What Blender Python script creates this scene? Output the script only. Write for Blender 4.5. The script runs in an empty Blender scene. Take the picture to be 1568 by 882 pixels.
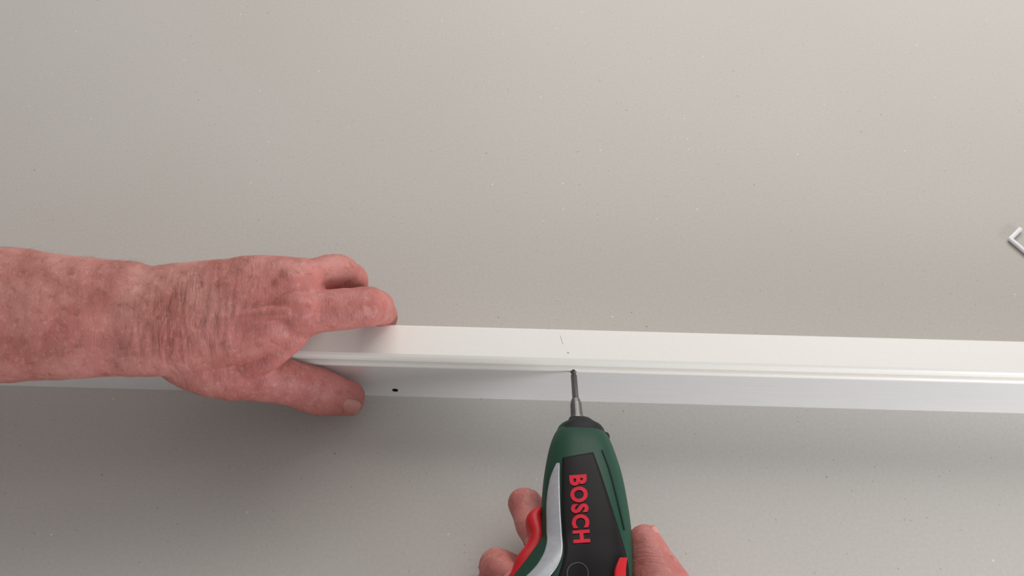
import bpy, bmesh, math, random
from mathutils import Vector, Matrix, noise
from mathutils.bvhtree import BVHTree

scene = bpy.context.scene
scene.view_settings.view_transform = 'Standard'
scene.view_settings.look = 'None'
scene.view_settings.exposure = 0.0

# ------------------------------------------------------------------ camera
TH = math.radians(35.0); D = 0.75; F = 1500.0
C = Vector((0, -D*math.sin(TH), D*math.cos(TH)))
UP = Vector((0, math.cos(TH), math.sin(TH))); FW = Vector((0, math.sin(TH), -math.cos(TH)))
cam_d = bpy.data.cameras.new('camera'); cam = bpy.data.objects.new('camera', cam_d)
scene.collection.objects.link(cam)
cam.location = C; cam.rotation_euler = (TH, 0, 0)
cam_d.sensor_width = 36; cam_d.lens = 36*F/1568.0; cam_d.clip_start = 0.01
scene.camera = cam

def ray(u, v):
    return Vector((1, 0, 0))*(u-784) + UP*(441-v) + FW*F
def P(u, v, z):
    """surveyed position (photo measurement + height over the table) -> metres"""
    d = ray(u, v); t = (z-C.z)/d.z
    return C + d*t

# ------------------------------------------------------------------ materials
def mat(name):
    m = bpy.data.materials.new(name); m.use_nodes = True
    nt = m.node_tree; b = nt.nodes['Principled BSDF']
    return m, nt, b
def N(nt, t, **kw):
    n = nt.nodes.new(t)
    for k, v in kw.items():
        if hasattr(n, k): setattr(n, k, v)
        else: n.inputs[k].default_value = v
    return n
def ramp(nt, fac, stops):
    r = nt.nodes.new('ShaderNodeValToRGB')
    cr = r.color_ramp
    while len(cr.elements) < len(stops): cr.elements.new(0.5)
    for e, (p, c) in zip(cr.elements, stops):
        e.position = p; e.color = (c[0], c[1], c[2], 1) if not isinstance(c, float) else (c, c, c, 1)
    nt.links.new(fac, r.inputs[0]); return r.outputs[0]
def mix(nt, fac, a, b, mode='MIX'):
    m = nt.nodes.new('ShaderNodeMix'); m.data_type = 'RGBA'; m.blend_type = mode
    for sock, val in ((m.inputs[0], fac), (m.inputs[6], a), (m.inputs[7], b)):
        if isinstance(val, (int, float)): sock.default_value = val
        elif isinstance(val, tuple): sock.default_value = (*val, 1)
        else: nt.links.new(val, sock)
    return m.outputs[2]
def math_n(nt, op, a, b=None, clamp=False):
    m = nt.nodes.new('ShaderNodeMath'); m.operation = op; m.use_clamp = clamp
    for i, val in enumerate((a, b)):
        if val is None: continue
        if isinstance(val, (int, float)): m.inputs[i].default_value = val
        else: nt.links.new(val, m.inputs[i])
    return m.outputs[0]
def bump(nt, b, h, strength, dist, prev=None):
    n = nt.nodes.new('ShaderNodeBump'); n.inputs['Strength'].default_value = strength
    n.inputs['Distance'].default_value = dist; nt.links.new(h, n.inputs['Height'])
    if prev: nt.links.new(prev, n.inputs['Normal'])
    nt.links.new(n.outputs[0], b.inputs['Normal']); return n.outputs[0]
def simple(name, col, rough=0.5, metal=0.0, nscale=300, nb=0.05, var=0.06, spec=0.5):
    m, nt, b = mat(name)
    tc = N(nt, 'ShaderNodeTexCoord'); nz = N(nt, 'ShaderNodeTexNoise', Scale=nscale, Detail=3.0)
    nt.links.new(tc.outputs['Object'], nz.inputs['Vector'])
    c2 = tuple(max(0, c*(1-var*2)) for c in col)
    nt.links.new(ramp(nt, nz.outputs[0], [(0.3, c2), (0.7, col)]), b.inputs['Base Color'])
    b.inputs['Roughness'].default_value = rough; b.inputs['Metallic'].default_value = metal
    b.inputs['Specular IOR Level'].default_value = spec
    bump(nt, b, nz.outputs[0], nb, 0.001)
    return m

# table laminate
m_table, nt, b = mat('table_laminate')
tc = N(nt, 'ShaderNodeTexCoord')
n1 = N(nt, 'ShaderNodeTexNoise', Scale=2.2, Detail=2.0); nt.links.new(tc.outputs['Object'], n1.inputs['Vector'])
n2 = N(nt, 'ShaderNodeTexNoise', Scale=420.0, Detail=3.0); nt.links.new(tc.outputs['Object'], n2.inputs['Vector'])
base = ramp(nt, n1.outputs[0], [(0.3, (0.52, 0.483, 0.437)), (0.7, (0.56, 0.527, 0.485))])
fine = ramp(nt, n2.outputs[0], [(0.3, 0.93), (0.7, 1.0)])
col = mix(nt, 1.0, base, fine, 'MULTIPLY')
def specks(scale, thr, keep, dark):
    v = N(nt, 'ShaderNodeTexVoronoi', Scale=scale); nt.links.new(tc.outputs['Object'], v.inputs['Vector'])
    sep = N(nt, 'ShaderNodeSeparateColor'); nt.links.new(v.outputs['Color'], sep.inputs[0])
    near = math_n(nt, 'LESS_THAN', v.outputs['Distance'], thr)
    kk = math_n(nt, 'LESS_THAN', sep.outputs[0], keep)
    return math_n(nt, 'MULTIPLY', math_n(nt, 'MULTIPLY', near, kk), dark)
col = mix(nt, specks(260, 0.14, 0.06, 0.5), col, (0.24, 0.21, 0.19))
col = mix(nt, specks(90, 0.07, 0.10, 0.55), col, (0.20, 0.18, 0.16))
col = mix(nt, specks(120, 0.10, 0.05, 0.5), col, (0.8, 0.78, 0.74))
nt.links.new(col, b.inputs['Base Color']); b.inputs['Roughness'].default_value = 0.5
b.inputs['Specular IOR Level'].default_value = 0.3
bump(nt, b, n2.outputs[0], 0.08, 0.0005)

m_white = simple('white_lacquered_aluminium', (0.85, 0.81, 0.75), 0.32, 0.0, 500, 0.03, 0.01)
m_satin, nt, b = mat('satin_aluminium_face')
tc = N(nt, 'ShaderNodeTexCoord'); mp = N(nt, 'ShaderNodeMapping'); mp.inputs['Scale'].default_value = (4, 400, 400)
nt.links.new(tc.outputs['Object'], mp.inputs[0]); nz = N(nt, 'ShaderNodeTexNoise', Scale=2.0, Detail=2.0)
nt.links.new(mp.outputs[0], nz.inputs['Vector'])
nt.links.new(ramp(nt, nz.outputs[0], [(0.3, (0.91, 0.90, 0.89)), (0.7, (0.94, 0.93, 0.92))]), b.inputs['Base Color'])
b.inputs['Metallic'].default_value = 0.6; b.inputs['Roughness'].default_value = 0.36
m_dark = simple('dark_hole', (0.02, 0.02, 0.02), 0.8)
m_pencil = simple('pencil_graphite', (0.42, 0.39, 0.36), 0.6)
m_steel = simple('tool_steel', (0.16, 0.15, 0.145), 0.38, 0.85)
m_green = simple('green_plastic', (0.007, 0.055, 0.030), 0.48, 0.0, 900, 0.08, spec=0.3)
m_black = simple('black_rubber', (0.010, 0.010, 0.011), 0.6, 0.0, 1200, 0.15, spec=0.3)
m_blackpanel = simple('black_plastic', (0.010, 0.008, 0.008), 0.5, 0.0, 900, 0.05, spec=0.18)
m_silver = simple('silver_plastic', (0.46, 0.47, 0.49), 0.35, 0.3)
m_red = simple('red_plastic', (0.55, 0.012, 0.018), 0.45, spec=0.3)
m_redtxt = simple('red_lettering', (0.72, 0.015, 0.04), 0.55, spec=0.2)
m_leg = simple('painted_table_leg', (0.35, 0.34, 0.33), 0.5)
m_floor, nt, b = mat('floor_concrete')
tc = N(nt, 'ShaderNodeTexCoord'); nz = N(nt, 'ShaderNodeTexNoise', Scale=5.0, Detail=6.0)
nt.links.new(tc.outputs['Object'], nz.inputs['Vector'])
nt.links.new(ramp(nt, nz.outputs[0], [(0.3, (0.25, 0.24, 0.22)), (0.7, (0.33, 0.31, 0.29))]), b.inputs['Base Color'])
b.inputs['Roughness'].default_value = 0.7

def skin_mat(name, red_dir):
    m, nt, b = mat(name)
    tc = N(nt, 'ShaderNodeTexCoord'); ob = tc.outputs['Object']
    def nz(s, d=3.0, dist=0.0):
        n = N(nt, 'ShaderNodeTexNoise', Scale=s, Detail=d, Distortion=dist); nt.links.new(ob, n.inputs['Vector']); return n.outputs[0]
    c = ramp(nt, nz(45, 6), [(0.32, (0.37, 0.130, 0.102)), (0.5, (0.46, 0.185, 0.152)), (0.68, (0.55, 0.250, 0.210))])
    at = N(nt, 'ShaderNodeAttribute'); at.attribute_name = 'redness'
    c = mix(nt, math_n(nt, 'MULTIPLY', at.outputs['Fac'], 0.50), c, (0.53, 0.145, 0.135))
    fr = ramp(nt, nz(190, 5, 0.5), [(0.54, 0.0), (0.68, 1.0)])
    c = mix(nt, math_n(nt, 'MULTIPLY', fr, 0.38), c, (0.25, 0.078, 0.055))
    lt = ramp(nt, nz(330, 3, 0.2), [(0.55, 0.0), (0.72, 1.0)])
    c = mix(nt, math_n(nt, 'MULTIPLY', lt, 0.28), c, (0.66, 0.38, 0.33))
    v = N(nt, 'ShaderNodeTexVoronoi', Scale=95.0); nt.links.new(ob, v.inputs['Vector'])
    sep = N(nt, 'ShaderNodeSeparateColor'); nt.links.new(v.outputs['Color'], sep.inputs[0])
    near = ramp(nt, math_n(nt, 'ADD', v.outputs['Distance'], math_n(nt, 'MULTIPLY', nz(260), 0.6)), [(0.36, 1.0), (0.62, 0.0)])
    kk = math_n(nt, 'LESS_THAN', sep.outputs[0], 0.22)
    c = mix(nt, math_n(nt, 'MULTIPLY', math_n(nt, 'MULTIPLY', near, kk), 0.36), c, (0.19, 0.06, 0.045))
    at2 = N(nt, 'ShaderNodeAttribute'); at2.attribute_name = 'crease'
    def ridge(f, k, d):
        mp = N(nt, 'ShaderNodeMapping'); mp.inputs['Scale'].default_value = tuple(q*f for q in red_dir)
        nt.links.new(ob, mp.inputs[0])
        w = N(nt, 'ShaderNodeTexNoise', Scale=1.0, Detail=d, Distortion=0.5); nt.links.new(mp.outputs[0], w.inputs['Vector'])
        r = math_n(nt, 'ABSOLUTE', math_n(nt, 'SUBTRACT', w.outputs[0], 0.5))
        return math_n(nt, 'MINIMUM', math_n(nt, 'MULTIPLY', r, k), 1.0)
    r1 = ridge(0.62, 9.0, 2.0); r2 = ridge(1.3, 6.0, 2.0)
    rid = math_n(nt, 'ADD', math_n(nt, 'MULTIPLY', r1, 0.65), math_n(nt, 'MULTIPLY', r2, 0.35))
    c = mix(nt, math_n(nt, 'MULTIPLY', math_n(nt, 'MULTIPLY', math_n(nt, 'SUBTRACT', 1.0, rid), at2.outputs['Fac']), 0.34), c, (0.28, 0.08, 0.06))
    nt.links.new(c, b.inputs['Base Color'])
    b.inputs['Roughness'].default_value = 0.50
    b.inputs['Specular IOR Level'].default_value = 0.35
    b.inputs['Subsurface Weight'].default_value = 0.06
    b.inputs['Subsurface Radius'].default_value = (0.004, 0.0015, 0.001)
    b.inputs['Subsurface Scale'].default_value = 0.5
    v = N(nt, 'ShaderNodeTexVoronoi', Scale=700.0); nt.links.new(ob, v.inputs['Vector'])
    p = bump(nt, b, v.outputs['Distance'], 0.22, 0.0005)
    hgt = math_n(nt, 'MULTIPLY', rid, at2.outputs['Fac'])
    bump(nt, b, hgt, 0.45, 0.0010, p)
    return m
m_skin_l = skin_mat('skin_left', (300, 70, 70))
m_skin_r = skin_mat('skin_right', (70, 300, 70))
m_nail, nt, b = mat('fingernail')
tc = N(nt, 'ShaderNodeTexCoord'); nz = N(nt, 'ShaderNodeTexNoise', Scale=200.0); nt.links.new(tc.outputs['Object'], nz.inputs['Vector'])
nt.links.new(ramp(nt, nz.outputs[0], [(0.3, (0.56, 0.23, 0.20)), (0.7, (0.60, 0.28, 0.24))]), b.inputs['Base Color'])
b.inputs['Roughness'].default_value = 0.3

# ------------------------------------------------------------------ helpers
def obj_from_bm(bm, name, mats, parent=None, smooth=True):
    me = bpy.data.meshes.new(name); bm.normal_update(); bm.to_mesh(me); bm.free()
    for m in mats: me.materials.append(m)
    if smooth:
        for p in me.polygons: p.use_smooth = True
    o = bpy.data.objects.new(name, me); scene.collection.objects.link(o)
    if parent: o.parent = parent
    return o
def empty(name):
    e = bpy.data.objects.new(name, None); e.empty_display_size = 0.05
    scene.collection.objects.link(e); return e
def bake(o):
    dg = bpy.context.evaluated_depsgraph_get()
    me = bpy.data.meshes.new_from_object(o.evaluated_get(dg)); me.name = o.name
    o.modifiers.clear(); o.data = me
    for p in me.polygons: p.use_smooth = True
def catmull(p0, p1, p2, p3, t):
    return 0.5*((2*p1)+(p2-p0)*t+(2*p0-5*p1+4*p2-p3)*t*t+(3*p1-p0-3*p2+p3)*t**3)
def tube(bm, pts, W, seg=28, sub=5, n=2.0, cap=(True, True)):
    """pts: (centre, half-width a, half-thickness b); W: wide-axis hint (vec or list)."""
    Ws = W if isinstance(W, list) else [W]*len(pts)
    P4 = [(Vector(c), Vector((a, b_, 0)), Vector(w)) for (c, a, b_), w in zip(pts, Ws)]
    rows = []
    L = len(P4)
    for i in range(L-1):
        q = [P4[max(i-1, 0)], P4[i], P4[i+1], P4[min(i+2, L-1)]]
        for k in range(sub):
            t = k/sub
            rows.append([catmull(q[0][j], q[1][j], q[2][j], q[3][j], t) for j in range(3)])
    rows.append([P4[-1][0], P4[-1][1], P4[-1][2]])
    full = []
    def tan(i):
        a = rows[max(i-1, 0)][0]; b_ = rows[min(i+1, len(rows)-1)][0]
        return (b_-a).normalized()
    tans = [tan(i) for i in range(len(rows))]
    if cap[0]:
        c, r, w = rows[0]; rr = min(r.x, r.y)
        for k in range(5):
            an = math.radians(5+k*17); full.append((c-tans[0]*rr*math.cos(an), r*math.sin(an), w, tans[0]))
    for (c, r, w), t in zip(rows, tans): full.append((c, r, w, t))
    if cap[1]:
        c, r, w = rows[-1]; rr = min(r.x, r.y)
        for k in range(4, -1, -1):
            an = math.radians(5+k*17); full.append((c+tans[-1]*rr*math.cos(an), r*math.sin(an), w, tans[-1]))
    rings = []
    for c, r, w, t in full:
        w = (w - t*w.dot(t)).normalized(); nn = t.cross(w)
        ring = []
        for s in range(seg):
            an = 2*math.pi*s/seg; ca, sa = math.cos(an), math.sin(an)
            x = math.copysign(abs(ca)**(2/n), ca)*r.x; y = math.copysign(abs(sa)**(2/n), sa)*r.y
            ring.append(bm.verts.new(c+w*x+nn*y))
        rings.append(ring)
    for a, b_ in zip(rings, rings[1:]):
        for s in range(seg): bm.faces.new((a[s], a[(s+1) % seg], b_[(s+1) % seg], b_[s]))
    bm.faces.new(list(reversed(rings[0]))); bm.faces.new(rings[-1])
def ball(bm, c, r):
    M = Matrix.Translation(c) @ (Matrix.Scale(r, 4) if isinstance(r, float) else Matrix.Diagonal((*r, 1)))
    bmesh.ops.create_uvsphere(bm, u_segments=20, v_segments=12, radius=1, matrix=M)
def finger(bm, J, R, W=(0, 1, 0), flat=0.93):
    pts = []
    for i in range(len(J)-1):
        a, b_ = Vector(J[i]), Vector(J[i+1]); pts.append((a, R[i], R[i]*flat))
        m = (R[i]+R[i+1])/2*0.95; pts.append((a.lerp(b_, .5), m, m*flat))
    pts.append((Vector(J[-1]), R[-1], R[-1]*flat))
    tube(bm, pts, Vector(W), sub=4)
def nail(parent, c, t, n, w, l, name):
    t = Vector(t).normalized(); n = Vector(n); n = (n-t*n.dot(t)).normalized(); s = t.cross(n)
    bm = bmesh.new(); G = []
    K = 10
    for i in range(K+1):
        y = i/K*2-1; row = []
        hw = (1-abs(y)**4.0*0.45)
        for j in range(K+1):
            x = (j/K*2-1)*hw
            an = x*0.95; r = w/2/0.81
            row.append(bm.verts.new(Vector(c)+t*(y*l/2)+s*(math.sin(an)*r)+n*((math.cos(an)-1)*r - 0.0006*y*y - (0.0008 if abs(x) > .9*hw else 0))))
        G.append(row)
    for i in range(K):
        for j in range(K): bm.faces.new((G[i][j], G[i][j+1], G[i+1][j+1], G[i+1][j]))
    o = obj_from_bm(bm, name, [m_nail], parent)
    sm = o.modifiers.new('s', 'SOLIDIFY'); sm.thickness = 0.0008; sm.offset = 0
    return o
def fuse(bm, name, mats, parent, voxel=0.0014, it=7):
    o = obj_from_bm(bm, name, mats, parent)
    r = o.modifiers.new('r', 'REMESH'); r.mode = 'VOXEL'; r.voxel_size = voxel; r.use_smooth_shade = True
    s = o.modifiers.new('s', 'SMOOTH'); s.factor = 0.6; s.iterations = it
    bake(o); return o

# ------------------------------------------------------------------ table, floor
table = empty('work_table')
bm = bmesh.new(); bmesh.ops.create_cube(bm, size=1, matrix=Matrix.Translation((0, 0.05, -0.015)) @ Matrix.Diagonal((2.2, 1.5, 0.03, 1)))
bmesh.ops.bevel(bm, geom=bm.edges[:], offset=0.002, segments=2, affect='EDGES')
obj_from_bm(bm, 'tabletop', [m_table], table, False)
bm = bmesh.new()
for sx in (-1.0, 1.0):
    for yy in (-0.6, 0.7):
        bmesh.ops.create_cube(bm, size=1, matrix=Matrix.Translation((sx, yy, -0.39)) @ Matrix.Diagonal((0.06, 0.06, 0.72, 1)))
for yy in (-0.6, 0.7):
    bmesh.ops.create_cube(bm, size=1, matrix=Matrix.Translation((0, yy, -0.07)) @ Matrix.Diagonal((1.95, 0.025, 0.08, 1)))
obj_from_bm(bm, 'legs', [m_leg], table, False)
bm = bmesh.new(); bmesh.ops.create_cube(bm, size=1, matrix=Matrix.Translation((0, 0, -0.80)) @ Matrix.Diagonal((8, 8, 0.1, 1)))
obj_from_bm(bm, 'floor', [m_floor], None, False)

# ------------------------------------------------------------------ aluminium profile
prof = empty('aluminium_profile')
A = P(0, 590, 0); B = P(1568, 633, 0)
dx = (B-A).normalized(); dn = Vector((-dx.y, dx.x, 0))
S0 = A - dx*0.35; S1 = B + dx*0.35
H = 0.0568
sec = [(0, 0.0, 1), (0, .0415, 1), (-.0006, .0422, 0), (-.0014, .0432, 0), (-.0014, .0446, 0), (-.0006, .0456, 0), (.0006, .0462, 0), (.0030, .0466, 0), (.0030, .0496, 0), (-.0004, .0500, 0), (-.0014, .0508, 0), (-.0018, .0525, 0),
       (-.0015, .0545, 0), (-.0006, .0560, 0), (.0010, H, 0), (.0228, H, 0), (.0236, H-.0003, 0), (.024, H-.001, 0), (.024, 0, 0)]
def profpt(s, d, z): return S0 + dx*s + dn*d + Vector((0, 0, z))
Lp = (S1-S0).length
bm = bmesh.new()
e0 = [bm.verts.new(profpt(0, d, z)) for d, z, _ in sec]; e1 = [bm.verts.new(profpt(Lp, d, z)) for d, z, _ in sec]
for i in range(len(sec)):
    j = (i+1) % len(sec)
    f = bm.faces.new((e0[i], e0[j], e1[j], e1[i])); f.material_index = 1 if i == 0 else 0
bm.faces.new(list(reversed(e0))); bm.faces.new(e1)
bmesh.ops.recalc_face_normals(bm, faces=bm.faces[:])
po = obj_from_bm(bm, 'profile_body', [m_white, m_satin, m_dark], prof, False)
def face_hit(u, v):
    d = ray(u, v); t = (A-C).dot(dn)/d.dot(dn); return C+d*t
hole = face_hit(605, 597.5)
screw_at = face_hit(878, 567)
def cyl(bm, c, axis, r, l, seg=24, r2=None, mi=0):
    rot = Vector((0, 0, 1)).rotation_difference(Vector(axis).normalized()).to_matrix().to_4x4()
    res = bmesh.ops.create_cone(bm, cap_ends=True, segments=seg, radius1=r, radius2=r if r2 is None else r2, depth=l,
                          matrix=Matrix.Translation(c) @ rot)
    for v in res['verts']:
        for f in v.link_faces: f.material_index = mi
bm = bmesh.new(); cyl(bm, hole, dn, 0.0022, 0.016)
cut = obj_from_bm(bm, 'cut', [m_dark], None, False)
md = po.modifiers.new('b', 'BOOLEAN'); md.object = cut; md.operation = 'DIFFERENCE'; md.solver = 'EXACT'
try: md.material_mode = 'TRANSFER'
except Exception: pass
bake(po)
for p in po.data.polygons: p.use_smooth = False
bpy.data.objects.remove(cut, do_unlink=True)
bm = bmesh.new()
a = P(858, 514, H+.0001); b2 = P(862, 527, H+.0001); w = Vector((0.00012, 0, 0))
bm.faces.new([bm.verts.new(q) for q in (a-w, a+w, b2+w, b2-w)])
c = P(870, 540, H+.0001)
bm.faces.new([bm.verts.new(c+Vector((math.cos(k)*.0006, math.sin(k)*.0005, 0))) for k in [i*math.pi/5 for i in range(10)]])
obj_from_bm(bm, 'pencil_mark', [m_pencil], prof, False)
scr = empty('screw')
bm = bmesh.new()
cyl(bm, screw_at-dn*0.0004, -dn, 0.0028, 0.0016, 24, 0.0023)
cyl(bm, screw_at-dn*0.0018, -dn, 0.0023, 0.0014, 24, 0.0015)
cyl(bm, screw_at+dn*0.004, -dn, 0.0013, 0.009, 16)
obj_from_bm(bm, 'screw_body', [m_steel], scr)

# ------------------------------------------------------------------ left hand
lh = empty('left_hand')
phi = math.radians(20); WL = Vector((0, math.cos(phi), math.sin(phi)))
bm = bmesh.new()
k = 0.000447
tube(bm, [
  (P(-560, 470, .100), 112*k, .040), (P(-300, 474, .100), 108*k, .038), (P(-120, 478, .100), 101*k, .035), (P(0, 481, .098), 97*k, .032), (P(100, 486, .096), 88*k, .029),
  (P(180, 487, .095), 84*k, .025), (P(225, 492, .095), 79*k, .0225), (P(280, 487, .095), 80*k, .0215), (P(330, 480, .096), 78*k, .0205),
  (P(380, 470, .098), 74*k, .019), (P(425, 461, .098), 69*k, .0175), (P(462, 456, .097), 60*k, .0155)], WL, seg=40, n=2.3)
tube(bm, [(P(235, 520, .083), .017, .015), (P(300, 545, .076), .023, .016), (P(355, 564, .066), .0210, .016),
          (P(405, 577, .056), .0170, .0145), (P(445, 586, .047), .0150, .0125)], Vector((0, .8, .6)))
thJ = [P(400, 577, .058), P(440, 586, .047), P(484, 598, .036), P(515, 606, .026), P(538, 611, .021)]
tube(bm, [(thJ[0], .0170, .014), (thJ[1], .0152, .0125), (thJ[2], .0160, .0122), (thJ[3], .0140, .0108), (thJ[4], .0124, .0088)], Vector((0, .75, .65)))
tube(bm, [(P(380, 545, .074), .016, .011), (P(418, 535, .080), .013, .009), (P(450, 512, .088), .010, .009)], Vector((.5, -.6, 0)))
fings = {
 'index':  ([P(455, 480, .098), P(562, 470, .0915), (-.0900, -.0645, .069), (-.0870, -.0590, .048)], [.0150, .0134, .0117, .0090]),
 'middle': ([P(452, 432, .101), (-.1140, -.0490, .088), (-.1080, -.0430, .070), (-.1070, -.0570, .049)], [.0145, .0124, .0108, .0088]),
 'ring':   ([P(428, 427, .096), (-.1390, -.0410, .075), (-.1340, -.0400, .055), (-.1310, -.0570, .040)], [.0130, .0108, .0096, .0083]),
 'pinky':  ([P(400, 428, .088), (-.1630, -.0390, .066), (-.1570, -.0420, .048), (-.1530, -.0560, .036)], [.0120, .0095, .0083, .0073]),
}
for J, R in fings.values(): finger(bm, J, R, (0.2, .9, .3))
for (u, v, z, r) in [(455, 476, .1050, (.014, .011, .0112)), (444, 434, .1070, (.013, .011, .0112)), (412, 415, .1035, (.013, .011, .0105)), (378, 412, .098, (.013, .010, .009)),
                     (205, 428, .103, (.013, .011, .012)), (205, 545, .092, (.016, .010, .013))]:
    ball(bm, P(u, v, z), r)
for (u0, v0, u1, v1, z1) in [(275, 494, 440, 478, .1120), (268, 480, 430, 434, .1140), (262, 466, 400, 416, .1110)]:
    pts = []
    for i in range(6):
        t = i/5; r = .0024+.0014*t
        pts.append((P(u0+(u1-u0)*t, v0+(v1-v0)*t, .1090+(z1-.1090)*t), r, r))
    tube(bm, pts, WL, seg=12, sub=3)
for path in ([(250, 455), (290, 446), (330, 452), (370, 440), (405, 450)], [(0, 445), (60, 452), (110, 442), (170, 455), (215, 450)], [(330, 452), (350, 478), (400, 462)]):
    tube(bm, [(P(u, v, .1120 if u > 240 else .1220-u*.00005), .0018, .0018) for u, v in path], WL, seg=10, sub=4)
L = fuse(bm, 'hand_and_forearm', [m_skin_l], lh, 0.0012, 7)

def paint(o, redf, crf, disp=None):
    me = o.data
    ra = me.attributes.new('redness', 'FLOAT', 'POINT'); ca = me.attributes.new('crease', 'FLOAT', 'POINT')
    nv = len(me.vertices)
    rr = [0.0]*nv; cc = [0.0]*nv
    nr = [v.normal.copy() for v in me.vertices]
    for i, v in enumerate(me.vertices):
        rr[i] = redf(v.co); cc[i] = crf(v.co)
    if disp:
        for i, v in enumerate(me.vertices): v.co = v.co + nr[i]*disp(v.co)
    ra.data.foreach_set('value', rr); ca.data.foreach_set('value', cc)
def sm(a, b_, x):
    t = min(1, max(0, (x-a)/(b_-a))); return t*t*(3-2*t)
creaseC = [(P(280, 500, .11), .050, .85)] + [(Vector(J[1]), .014, .8) for J, R in fings.values()] + [(thJ[2], .018, .8)]
xw = P(235, 480, .1).x
def cr_l(c):
    m = 0.15 + 0.22*sm(xw-.02, xw+.03, c.x)
    for q, r, a in creaseC:
        m = max(m, a*(1-sm(r*.2, r, (c-q).length)))
    return m*(0.8+0.5*noise.noise(c*45))
def red_l(c):
    r = sm(-.20, -.12, c.x)*0.70 + sm(-.09, -.11, c.y)*.45 + 0.15
    return min(1, max(0, r + noise.noise(c*30)*0.5))
def disp_l(c):
    q = Vector((c.x*170, c.y*28, c.z*28)); w = 1-sm(.015, .06, (c-P(290, 500, .11)).length)
    d = -(0.5-min(.5, abs(noise.noise(q))*3))*0.0010*w
    return d + noise.noise(c*60)*0.0009 + noise.noise(c*140)*0.00045
paint(L, red_l, cr_l, disp_l)
tdir = (thJ[4]-thJ[3]).normalized()
nn = Vector((0.25, -1, .10)); nn = (nn-tdir*nn.dot(tdir)).normalized()
nail(lh, thJ[4]-tdir*.0015+nn*.0101, tdir, nn, .0135, .014, 'thumb_nail')
for nm, (J, R) in fings.items():
    a, b_ = Vector(J[2]), Vector(J[3]); t = (b_-a).normalized()
    nn = Vector((0.1, 1, 0.1)); nn = (nn-t*nn.dot(t)).normalized()
    nail(lh, b_+t*.001+nn*(R[3]*.93), t, nn, R[3]*1.35, .011, nm+'_nail')
# fine arm hair
random.seed(4)
cuv = bpy.data.curves.new('arm_hair', 'CURVE'); cuv.dimensions = '3D'; cuv.bevel_depth = 0.000035; cuv.bevel_resolution = 0
cand = [v for v in L.data.vertices if v.co.x < -.225 and v.normal.z > -0.1 and (v.normal.y > -.2 or random.random() < .4)]
for v in random.sample(cand, min(900, len(cand))):
    if v.co.x < -.5: continue
    n0 = v.normal; d = Vector((random.uniform(.1, .9), random.uniform(.2, 1), random.uniform(-.3, .3)))
    d = (d-n0*d.dot(n0)).normalized(); l = random.uniform(.004, .009)
    sp = cuv.splines.new('POLY'); sp.points.add(3)
    for i in range(4):
        t = i/3; q = v.co + d*l*t + n0*(l*(.42*t-.25*t*t)); sp.points[i].co = (*q, 1); sp.points[i].radius = 1-t*.75
cuv.materials.append(simple('hair_brown', (0.22, 0.12, 0.07), .5))
ho = bpy.data.objects.new('arm_hair', cuv); scene.collection.objects.link(ho); ho.parent = lh

# ------------------------------------------------------------------ cordless screwdriver
drv = empty('cordless_screwdriver')
Z0 = screw_at.z; Y0 = screw_at.y; SL = math.tan(math.radians(7.5))
PN = Vector((0, SL, 1)).normalized()        # normal of the tool's mid plane
P0 = Vector((0, Y0, Z0))
def Dp(u, v, h=0):
    d = ray(u, v); t = ((P0+PN*h)-C).dot(PN)/d.dot(PN); return C+d*t
rows = [(664, 852, 926, .62), (672, 847, 931, .72), (685, 842, 937, .78), (705, 837, 944, .80), (735, 832, 953, .80), (770, 829, 960, .79), (810, 827, 966, .78),
        (850, 826, 968, .77), (890, 828, 967, .77), (930, 838, 955, .77), (955, 856, 935, .75)]
bm = bmesh.new()
pts = []
for v, a, b_, f in rows:
    l, r = Dp(a, v), Dp(b_, v); hw = (r-l).length/2; pts.append(((l+r)/2, hw, hw*f))
tube(bm, pts, Vector((1, 0, 0)), seg=48, sub=4, n=2.35)
tube(bm, [(Dp(880, 850), .021, .0200), (Dp(850, 890), .0215, .0195), (Dp(810, 940), .0195, .019), (Dp(765, 990), .019, .0185), (Dp(722, 1035), .021, .019), (Dp(690, 1065), .022, .019)],
     Vector((1, 1, 0)), seg=32, n=2.3)
body = fuse(bm, 'housing', [m_green], drv, 0.0010, 5)
bvh = BVHTree.FromPolygons([v.co[:] for v in body.data.vertices], [p.vertices[:] for p in body.data.polygons])
def Sf(u, v, off):
    d = ray(u, v).normalized(); hit = bvh.ray_cast(C, d)
    if hit[0] is None:
        hit2 = bvh.find_nearest(Dp(u, v)); return hit2[0]+hit2[1]*off
    return hit[0]+hit[1]*off
def curve_at(pl, t):
    L = [0]
    for a, b_ in zip(pl, pl[1:]): L.append(L[-1]+math.hypot(b_[0]-a[0], b_[1]-a[1]))
    s = t*L[-1]
    for i in range(len(pl)-1):
        if s <= L[i+1] or i == len(pl)-2:
            f = (s-L[i])/(L[i+1]-L[i])
            q = [Vector(pl[max(i-1, 0)]), Vector(pl[i]), Vector(pl[i+1]), Vector(pl[min(i+2, len(pl)-1)])]
            return catmull(*q, f)
def panel(name, left, right, m, off=0.0005, R=60, K=14, thick=0.0008):
    bm = bmesh.new(); G = []
    for i in range(R+1):
        a, b_ = curve_at(left, i/R), curve_at(right, i/R)
        G.append([bm.verts.new(Sf(*(a.lerp(b_, j/K)), off)) for j in range(K+1)])
    for i in range(R):
        for j in range(K): bm.faces.new((G[i][j], G[i+1][j], G[i+1][j+1], G[i][j+1]))
    o = obj_from_bm(bm, name, [m], drv)
    s = o.modifiers.new('s', 'SOLIDIFY'); s.thickness = thick; s.offset = 0
    return o
sil_r = [(858, 711), (858, 740), (859, 780), (861, 815), (862, 843), (856, 864), (841, 884), (812, 912), (772, 952)]
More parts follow.
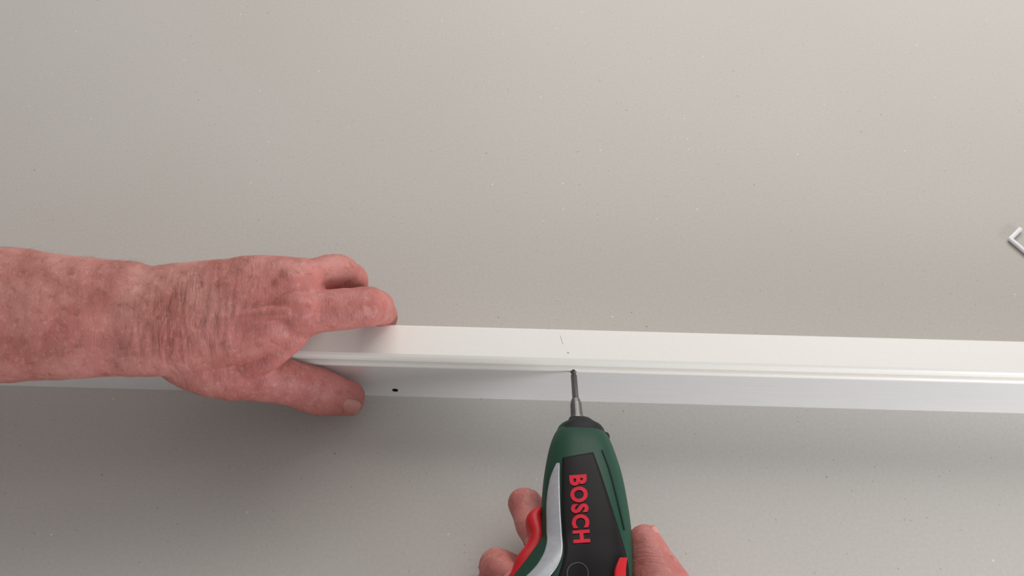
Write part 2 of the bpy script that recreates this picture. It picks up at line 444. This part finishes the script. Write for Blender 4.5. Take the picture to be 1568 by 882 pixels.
panel('silver_trim', [(854, 712), (845, 735), (840, 770), (840, 810), (839, 835), (832, 855), (819, 874), (791, 901), (752, 938)], sil_r, m_silver, .0010, thick=.0016)
panel('side_panel', [(862, 702), (861, 740), (861, 780), (863, 820), (864, 845), (859, 869), (848, 900), (828, 930)],
      [(908, 694), (918, 722), (932, 765), (946, 810), (957, 850), (961, 885), (950, 915), (925, 940)], m_blackpanel, .0005, thick=.0010)
panel('reverse_switch', [(946, 856), (942, 866), (939, 876), (938, 892)], [(955, 856), (954, 866), (953, 876), (953, 892)], m_red, .0016, R=14, K=6, thick=.0025)
panel('seam', [(921, 690), (932, 720), (944, 765), (955, 812)], [(923, 690), (934, 720), (946, 765), (957, 812)], m_black, .0002, R=30, K=2, thick=.0006)
bm = bmesh.new(); G = []
for i in range(49):
    an = i/48*2*math.pi
    G.append([bm.verts.new(Sf(884+math.cos(an)*r, 879+math.sin(an)*r, .0013)) for r in (15.5, 17.5)])
for a, b_ in zip(G, G[1:]): bm.faces.new((a[0], a[1], b_[1], b_[0]))
obj_from_bm(bm, 'emblem_ring', [simple('dark_grey_plastic', (.05, .05, .05), .35)], drv)
cu = bpy.data.curves.new('t', 'FONT'); cu.body = 'BOSCH'; cu.offset = 0.042; cu.space_character = 1.14; cu.resolution_u = 4
to = bpy.data.objects.new('t', cu); scene.collection.objects.link(to)
bpy.context.view_layer.update()
me = bpy.data.meshes.new_from_object(to.evaluated_get(bpy.context.evaluated_depsgraph_get()))
bpy.data.objects.remove(to, do_unlink=True)
bm = bmesh.new(); bm.from_mesh(me)
bmesh.ops.triangulate(bm, faces=bm.faces[:])
xs = [v.co.x for v in bm.verts]; ys = [v.co.y for v in bm.verts]
x0, x1, y0, y1 = min(xs), max(xs), min(ys), max(ys)
for v in bm.verts:
    tx = (v.co.x-x0)/(x1-x0); ty = (v.co.y-y0)/(y1-y0)
    vv = 729+tx*104; uu = 872+ty*26+tx*6
    v.co = Sf(uu, vv - (ty-.5)*2.0, .0014)
o = obj_from_bm(bm, 'lettering', [m_redtxt], drv, False)
bm = bmesh.new()
tube(bm, [(Dp(826, 786), .0030, .006), (Dp(818, 800), .0052, .008), (Dp(823, 825), .0050, .009), (Dp(818, 846), .0060, .009), (Dp(806, 864), .0065, .009), (Dp(797, 884), .0060, .008), (Dp(780, 905), .0050, .006)],
     Vector((1, .3, 0)), seg=24, n=2.2)
obj_from_bm(bm, 'trigger', [m_red], drv)
def axis_pt(v, u=None):
    if u is None: u = 878 + (v-567)*0.075
    return Dp(u, v)
bm = bmesh.new()
nose = [(640, 875, 891, 1), (646, 868, 898, 1), (652, 861, 909, .9), (659, 854, 919, .8), (667, 850, 927, .75), (674, 848, 929, .72)]
pts = []
for v, a, b_, f in nose:
    l, r = Dp(a, v), Dp(b_, v); hw = (r-l).length/2; pts.append(((l+r)/2, hw, hw*f))
tube(bm, pts, Vector((1, 0, 0)), seg=40, sub=4, n=2.2, cap=(False, False))
obj_from_bm(bm, 'nose_collar', [m_black], drv)
bm = bmesh.new()
tube(bm, [(Dp(918, 676), .0045, .005), (Dp(925, 672), .0035, .0045), (Dp(927, 669), .0028, .004)], Vector((1, 0, 0)), seg=16)
obj_from_bm(bm, 'torque_ring_tab', [m_black], drv)
bm = bmesh.new()
ax = (axis_pt(640)-axis_pt(575)).normalized()
def seg_c(v0, v1, w0, w1, seg=6):
    a, b_ = axis_pt(v0), axis_pt(v1); cyl(bm, (a+b_)/2, ax, w0, (b_-a).length, seg, w1)
seg_c(569, 576, .0009, .0021, 12)
seg_c(576, 614, .0022, .0024, 6)
seg_c(613, 619, .0030, .0036, 24)
seg_c(619, 642, .0037, .0041, 24)
seg_c(642, 652, .0055, .0062, 24)
obj_from_bm(bm, 'bit_and_holder', [m_steel], drv, False)

# ------------------------------------------------------------------ right hand
rh = empty('right_hand')
bm = bmesh.new()
rf = {
 'index':  ([P(890, 880, .019), P(803, 769, .028), P(811, 806, .042), P(822, 832, .046)], [.0120, .0108, .0094, .0080]),
 'middle': ([P(885, 930, .019), P(762, 867, .026), P(762, 872, .046), P(790, 892, .056)], [.0120, .0115, .0104, .0085]),
 'ring':   ([P(885, 975, .019), P(724, 908, .026), P(725, 915, .045), P(755, 935, .056)], [.0120, .0106, .0095, .0080]),
 'pinky':  ([P(890, 1010, .019), P(690, 965, .026), P(692, 970, .042), P(722, 990, .052)], [.0110, .0095, .0083, .0073]),
}
for J, R in rf.values(): finger(bm, J, R, (.4, .3, .8))
tube(bm, [(Vector((.17, -.70, .085)), .043, .037), (Vector((.13, -.52, .075)), .040, .032), (Vector((.105, -.42, .062)), .032, .025),
          (Vector((.090, -.36, .048)), .034, .022), (Vector((.075, -.315, .034)), .038, .018), (Vector((.062, -.275, .022)), .036, .012), (Vector((.056, -.248, .020)), .028, .011)],
     Vector((1, .3, 0)), seg=36)
tube(bm, [(Vector((.088, -.335, .048)), .020, .018), (P(1016, 935, .052), .020, .018), (P(1004, 885, .053), .0175, .0160), (P(995, 855, .054), .0136, .0125), (P(986, 829, .055), .0105, .010)],
     Vector((1, .2, 0)), seg=28)
tube(bm, [(P(1010, 940, .040), .016, .018), (P(975, 960, .026), .02, .014), (P(930, 950, .020), .02, .012)], Vector((0, 1, 0)))
Rr = fuse(bm, 'hand_and_forearm', [m_skin_r], rh, 0.0013, 7)
crR = [(Vector(J[1]), .014) for J, R in rf.values()] + [(P(995, 860, .06), .014)]
def cr_r(c):
    m = 0.15
    for q, r in crR: m = max(m, .7*(1-sm(r*.3, r, (c-q).length)))
    return m
paint(Rr, lambda c: min(1, 1.0+noise.noise(c*40)*.4)*sm(-.5, -.3, c.y), cr_r, lambda c: noise.noise(c*90)*0.0005)
for nm, (J, R) in rf.items():
    a, b_ = Vector(J[2]), Vector(J[3]); t = (b_-a).normalized()
    nn = Vector((-.6, .5, .7)); nn = (nn-t*nn.dot(t)).normalized()
    nail(rh, b_+t*.001+nn*(R[3]*.93), t, nn, R[3]*1.35, .010, nm+'_nail')
a, b_ = P(995, 855, .054), P(986, 829, .055); t = (b_-a).normalized()
nn = Vector((1, 0, .15)); nn = (nn-t*nn.dot(t)).normalized()
nail(rh, b_+nn*.0098, t, nn, .013, .013, 'thumb_nail')

# ------------------------------------------------------------------ small white corner clip
bm = bmesh.new()
c0, c1, c2 = P(1547, 366, .002), P(1562, 351, .002), P(1592, 404, .002)
tube(bm, [(c1, .0014, .0018), (c1.lerp(c0, .5), .0014, .0018), (c0, .0014, .0018)], Vector((0, 0, 1)), seg=12, n=3)
tube(bm, [(c0, .0014, .0018), (c0.lerp(c2, .5), .0014, .0018), (c2, .0014, .0018)], Vector((0, 0, 1)), seg=12, n=3)
obj_from_bm(bm, 'corner_clip', [simple('white_plastic', (.9, .9, .9), .4)])

# ------------------------------------------------------------------ light
w = bpy.data.worlds.new('world'); scene.world = w; w.use_nodes = True
bg = w.node_tree.nodes['Background']; bg.inputs[0].default_value = (0.96, 0.97, 1.0, 1); bg.inputs[1].default_value = 0.36
def area(name, loc, target, sx, sy, e, col):
    l = bpy.data.lights.new(name, 'AREA'); l.shape = 'RECTANGLE'; l.size = sx; l.size_y = sy; l.energy = e; l.color = col
    o = bpy.data.objects.new(name, l); scene.collection.objects.link(o); o.location = loc
    o.rotation_euler = (Vector(target)-Vector(loc)).to_track_quat('-Z', 'Y').to_euler()
area('window_light_back', (0.5, 1.5, 1.3), (0, 0, 0), 2.0, 1.2, 32, (1.0, 0.97, 0.935))
area('front_fill_light', (1.1, -0.95, 0.30), (0.3, -.1, 0.02), 0.9, 0.4, 17, (0.92, 0.96, 1.0))  # added low cool fill, brightens the profile's front face towards the right
